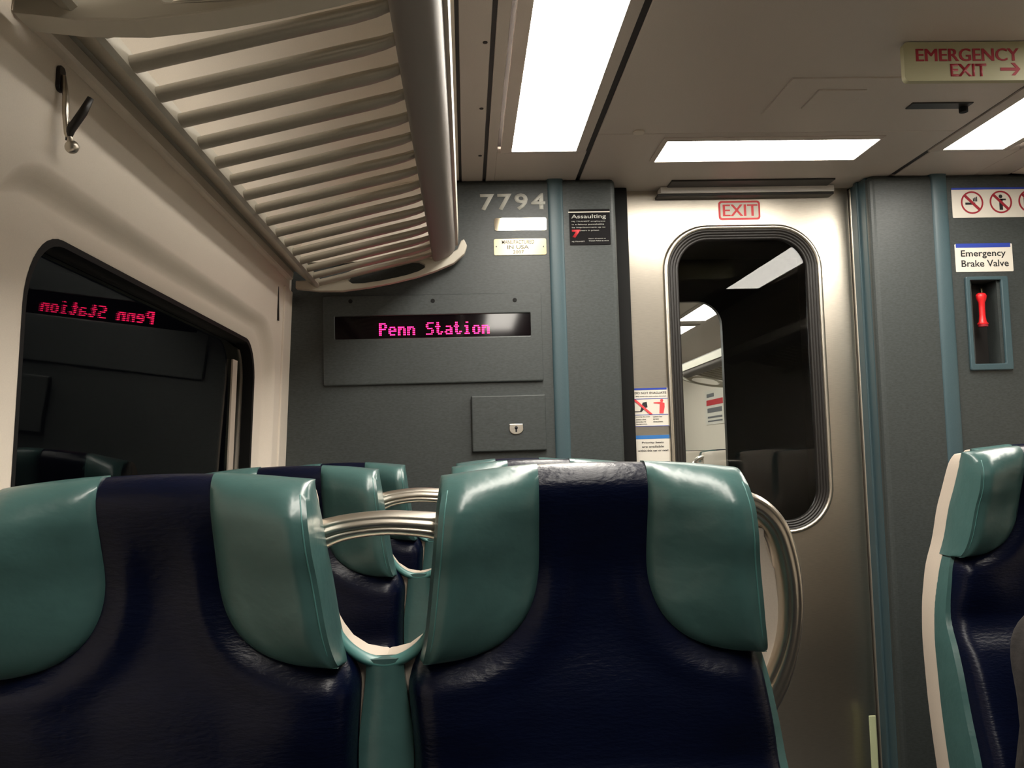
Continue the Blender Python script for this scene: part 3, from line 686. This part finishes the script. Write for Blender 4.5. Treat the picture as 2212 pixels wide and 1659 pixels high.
def sweep_xz(bm, path, prof, scales):
    rs = []
    for i, (x, z, y) in enumerate(path):
        a = path[max(i-1, 0)]; b = path[min(i+1, len(path)-1)]; tx, tz = b[0]-a[0], b[1]-a[1]; l = math.hypot(tx, tz); nx, nz = -tz/l, tx/l
        rs.append([(x+nx*p*scales[i], y+q, z+nz*p*scales[i]) for p, q in prof])
    loft(bm, rs)
def catmull(pts, n=8):
    out = []
    for i in range(len(pts)-1):
        p0 = pts[max(i-1, 0)]; p1 = pts[i]; p2 = pts[i+1]; p3 = pts[min(i+2, len(pts)-1)]
        for k in range(n):
            t = k/n; out.append(tuple(0.5*((2*b)+(-a+c)*t+(2*a-5*b+4*c-d)*t*t+(-a+3*b-3*c+d)*t**3) for a, b, c, d in zip(p0, p1, p2, p3)))
    out.append(pts[-1]); return out
def make_bench(n, label, loc3, aisle_handle=0, group=None):
    t = thing('seat_bench', label, 'train seat', loc3, group)
    cs = [(i-(n-1)/2)*S for i in range(n)]
    for i, cx in enumerate(cs):
        torso(cx, t, i > 0, i < n-1); wing(cx, -1, t); wing(cx, 1, t)
        if i == 0: side_panel(cx, -1, t)
        if i == n-1: side_panel(cx, 1, t)
        shell(cx, i > 0, i < n-1, t)
        bm = bmesh.new(); rs = []
        for k in range(9):
            q = k/8; zz = 0.36+0.10*math.sin(math.pi*q/2) if k else 0.34; ins = 0.03*(1-math.sqrt(1-(q**4)*0.9))
            rs.append([(cx+x, y, zz) for x, y in rrect(-0.235+ins, 0.235-ins, -0.60+ins, -0.05, 0.05, 5)])
        loft(bm, rs); link('seat_cushion', bm, M['navy'], t, smooth=True, auto=50)
    for i in range(n-1):
        xm = (cs[i]+cs[i+1])/2
        # teal strip below the opening
        bm = bmesh.new(); rs = []
        for k in range(30):
            ww = -0.226-0.57*k/29; c = lerp(Ct, ww)-SF; hw = 0.022+0.0105*sm((-0.226-ww)/0.11)
            th = 0.020 if ww > -0.37 else 0.02+0.06*sm((-0.37-ww)/0.1)
            rs.append([(xm-hw, c+0.004, ZT+ww), (xm-hw, c-th+0.006, ZT+ww), (xm-hw*0.6, c-th, ZT+ww), (xm+hw*0.6, c-th, ZT+ww), (xm+hw, c-th+0.006, ZT+ww), (xm+hw, c+0.004, ZT+ww)])
        loft(bm, rs); link('centre_strip', bm, M['teal'], t, smooth=True, auto=50)
        # rounded lip round the opening between the two backs
        half = [(g, ww) for ww, g in GT if ww < -0.13] ; half = [(0.071, -0.13)]+half
        pth = catmull([(-g, w_) for g, w_ in half]+[(g, w_) for g, w_ in half[::-1][1:]], 6)
        bm = bmesh.new(); ns = len(pth)
        path3 = [(xm+x, ZT+w_-0.004, lerp(Ct, w_)-SF-0.006) for x, w_ in pth]
        pr = [(0.0068*math.cos(2*math.pi*k/14), 0.014*math.sin(2*math.pi*k/14)) for k in range(14)]
        sweep_xz(bm, path3, pr, [0.35+0.65*math.sin(math.pi*min(1, max(0, j/(ns-1))))**0.5 for j in range(ns)]); link('gap_trim', bm, M['teal2'], t, smooth=True)
        # grab handle across the top of the opening
        pth = catmull([(-0.093, -0.086), (-0.075, -0.079), (-0.045, -0.071), (0.0, -0.067), (0.045, -0.070), (0.075, -0.075), (0.093, -0.080)], 5); ns = len(pth)
        bm = bmesh.new(); sweep_xz(bm, [(xm+x, ZT+w_, 0.012) for x, w_ in pth], hprofile(), [1.0+0.55*abs(2*j/(ns-1)-1)**2.5 for j in range(ns)])
        link('grab_handle', bm, M['bright'], t, smooth=True, auto=60)
    if aisle_handle:
        cx = cs[-1] if aisle_handle > 0 else cs[0]; s = aisle_handle
        pts = [(0.165, -0.052, 0.015), (0.195, -0.056, 0.02), (0.218, -0.066, 0.022), (0.238, -0.088, 0.025), (0.250, -0.12, 0.03), (0.257, -0.16, 0.035), (0.259, -0.205, 0.045), (0.252, -0.25, 0.055), (0.236, -0.29, 0.062), (0.212, -0.325, 0.068), (0.190, -0.345, 0.07)]
        pth = catmull(pts, 5); bm = bmesh.new(); sweep_xz(bm, [(cx+s*x, ZT+w_, y) for x, w_, y in pth], hprofile(1.0, 0.0155, 0.019), [1.0+0.5*sm((j/(len(pth)-1)-0.62)/0.3) for j in range(len(pth))])
        link('aisle_handle', bm, M['bright'], t, smooth=True, auto=60)
        bm = bmesh.new(); rs = []
        for k in range(24):
            ww = -0.088-0.24*k/23; c = lerp(Ct, ww); uo = 0.242-0.02*math.cos(math.pi*2*k/23)
            rs.append([(cx+s*0.17, c-0.004, ZT+ww), (cx+s*uo, c-0.004, ZT+ww), (cx+s*uo, c+0.012, ZT+ww), (cx+s*0.17, c+0.012, ZT+ww)])
        loft(bm, rs); link('shell_flange', bm, M['shell'], t, smooth=True, auto=40)
    bm = bmesh.new(); wd = n*S/2; box(bm, -wd+0.03, wd-0.03, -0.5, -0.02, 0.27, 0.34); box(bm, -wd+0.12, -wd+0.20, -0.42, -0.12, 0, 0.27); box(bm, wd-0.20, wd-0.12, -0.42, -0.12, 0, 0.27)
    link('pedestal', bm, M['alu'], t, bevel=0.006)
    return t
def copy_bench(src, loc3, label, rz=0.0, group=None):
    c = src.copy(); C.objects.link(c); c.location = loc3; c.rotation_euler = (0, 0, rz); c['label'] = label
    if group: c['group'] = group
    for ch in list(src.children):
        d = ch.copy(); C.objects.link(d); d.parent = c
        for g in ch.children:
            e = g.copy(); C.objects.link(e); e.parent = d
    return c
XB = -0.103; GRP = 'teal and navy train seats'
b1 = make_bench(2, 'nearest pair of navy and teal train seats filling the foreground', (XB, 1.13, 0), 1, GRP)
b2 = copy_bench(b1, (XB, 1.92, 0), 'second pair of seats, seen through the gap of the nearest pair', 0, GRP)
b3 = copy_bench(b1, (XB, 2.71, 0), 'third pair of seats on the left, closest to the grey end wall', 0, GRP)
XB2 = 0.974+0.225+S
b4 = make_bench(3, 'seats at the right edge of the photo with a cream shell side and green wing', (XB2, 1.92, 0), 0, GRP)
b5 = copy_bench(b1, (1.65+S/2, 2.70, 0), 'seats just peeking over those at the right edge, nearest the brake valve', 0, GRP)
b0 = copy_bench(b1, (XB, -0.42, 0), 'seats behind the photographer, dimly reflected in the dark window', math.pi, GRP)
bpy.data.objects.remove([c for c in b3.children if c.name.startswith('grab_handle')][0])
# bunched coat on the right seat
bm = bmesh.new(); rs = []
prof = [(0.461, 0.18, 0.14), (0.52, 0.20, 0.15), (0.62, 0.20, 0.13), (0.72, 0.185, 0.10), (0.80, 0.175, 0.09), (0.88, 0.17, 0.08), (0.93, 0.14, 0.07), (0.96, 0.07, 0.03)]
for i, (z, rx, ry) in enumerate(prof):
    rs.append([(1.155+rx*(1+0.07*math.sin(5*q*2*math.pi/40+i)+0.03*math.sin(11*q*2*math.pi/40+2*i))*math.cos(2*math.pi*q/40), 1.60+0.012*i+ry*math.sin(2*math.pi*q/40)*(1+0.08*math.sin(7*q*2*math.pi/40)), z) for q in range(40)])
ct = thing('coat', 'dark grey woollen coat bunched on the right-hand seat at the photo edge', 'coat', (1.155, 1.62, 0.461)); L = Vector(ct.location)
folds = []
for i, rr in enumerate(rs):
    c = sum((Vector(p) for p in rr), Vector())/len(rr)
    folds.append([c+(Vector(p)-c)*(1+0.07*math.sin(9*2*math.pi*q/40+1.3*i)+0.04*math.sin(17*2*math.pi*q/40-0.9*i))-L for q, p in enumerate(rr)])
loft(bm, folds); cb = link('body', bm, M['coat'], ct, smooth=True); sd = cb.modifiers.new('soft', 'SUBSURF'); sd.levels = sd.render_levels = 2
for sx, nm in ((-1, 'sleeve'), (1, 'sleeve')):
    bm = bmesh.new(); pth = catmull([(sx*0.10, -0.045, 0.45), (sx*0.165, -0.085, 0.38), (sx*0.185, -0.12, 0.27), (sx*0.13, -0.165, 0.17), (sx*0.04, -0.175, 0.12)], 6)
    tube(bm, pth, 0.04, 14, [0.040+0.004*math.sin(k*1.9) for k in range(len(pth))]); link(nm, bm, M['coat'], ct, smooth=True)
bm = bmesh.new(); pth = [(0.085*math.cos(a), -0.01+0.06*math.sin(a), 0.485+0.012*math.sin(2*a)) for a in [math.radians(-200+20*k) for k in range(13)]]
tube(bm, pth, 0.018, 10); link('collar', bm, M['coat'], ct, smooth=True)

# ------------------------------------------------------------------ beyond the door: gangway and the next car
YN = 4.72
struct(boxobj('wall_gangway_left', (0.30, 0.34, YD+0.05, YN, 0, ZC), M['gang'])); struct(boxobj('wall_gangway_right', (1.75, 1.79, YD+0.05, YN, 0, ZC), M['gang']))
struct(boxobj('ceiling_gangway', (0.30, 1.79, YD+0.05, YN, ZC-0.02, ZC+0.02), M['gang']))
struct(boxobj('floor_next_car', (-0.8, XR+0.1, 4.8, 13.0, -0.08, 0.0), M['floor']))
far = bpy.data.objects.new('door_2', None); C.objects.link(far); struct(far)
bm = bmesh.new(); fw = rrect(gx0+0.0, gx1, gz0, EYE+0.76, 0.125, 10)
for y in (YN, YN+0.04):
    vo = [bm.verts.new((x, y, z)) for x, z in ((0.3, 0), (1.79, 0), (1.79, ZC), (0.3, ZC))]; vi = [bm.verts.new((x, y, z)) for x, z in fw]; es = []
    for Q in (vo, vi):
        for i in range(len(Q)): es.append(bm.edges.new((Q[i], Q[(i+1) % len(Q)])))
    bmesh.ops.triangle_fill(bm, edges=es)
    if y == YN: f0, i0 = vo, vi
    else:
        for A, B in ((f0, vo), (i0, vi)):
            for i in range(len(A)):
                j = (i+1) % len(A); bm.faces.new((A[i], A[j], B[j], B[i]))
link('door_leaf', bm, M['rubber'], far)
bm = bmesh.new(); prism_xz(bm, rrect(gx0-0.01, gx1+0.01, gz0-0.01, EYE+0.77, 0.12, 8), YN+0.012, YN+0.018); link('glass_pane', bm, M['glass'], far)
struct(boxobj('wall_next_car_left', (-0.75, -0.7, YN, 13, 0, ZC), M['cream'])); struct(boxobj('wall_next_car_right', (XR, XR+0.05, YN, 13, 0, ZC), M['cream']))
struct(boxobj('wall_next_car_end', (-0.75, XR+0.05, 13, 13.05, 0, ZC), M['lam'])); struct(boxobj('ceiling_next_car', (-0.75, XR+0.05, YN+0.06, 13, ZC+0.001, ZC+0.04), M['ceil']))
struct(boxobj('wall_next_car_front', (1.79, XR+0.05, YN, YN+0.05, 0, ZC), M['lam'])); struct(boxobj('wall_next_car_front_left', (-0.75, 0.30, YN, YN+0.05, 0, ZC), M['lam']))
ceiling_light(1.66, 1.88, 7.4, 11.8, 'bright ceiling light of the next car seen through the door glass', M['diff_far'], frame=0.03)
ceiling_light(0.15, 0.37, 5.3, 11.8, 'left ceiling light of the next car beyond the steel door', M['diff_far'], frame=0.03)
ceiling_light(1.66, 1.88, 5.3, 7.1, 'nearer ceiling light of the next car above its first seats', M['diff_far'], frame=0.03)
rack('luggage rack of the next car, its pale rail seen through the door glass', 5.4, 8.9, [5.6+0.14*k for k in range(23)], [(8.9, 8.94)], mir=1.035)
r = (9.95, 10.75, EYE+0.26, EYE+0.64)
t = thing('poster', 'white poster with red and black print on the next car side wall', 'poster', (XR, 9.9, EYE+0.45))
boxobj('sheet', (-0.006, 0, -0.42, 0.42, -0.19, 0.19), M['white'], t)
bm = bmesh.new(); box(bm, -0.009, -0.006, -0.30, 0.36, 0.02, 0.08); link('red_print', bm, M['red'], t)
bm = bmesh.new(); box(bm, -0.009, -0.006, 0.05, 0.34, 0.11, 0.15); box(bm, -0.009, -0.006, -0.25, 0.33, -0.06, -0.01); box(bm, -0.009, -0.006, -0.25, 0.33, -0.12, -0.10); box(bm, -0.009, -0.006, -0.25, 0.33, -0.16, -0.145); link('black_print', bm, M['grey_ink'], t)
copy_bench(b1, (2.13, 6.7, 0), 'cream-backed seats of the next car seen low through the door glass', math.pi, GRP)
copy_bench(b1, (2.13, 7.6, 0), 'second cream-backed seats of the next car, farther through the door glass', math.pi, GRP)
copy_bench(b1, (2.13, 8.6, 0), 'farthest seats of the next car seen through the door glass', math.pi, GRP)
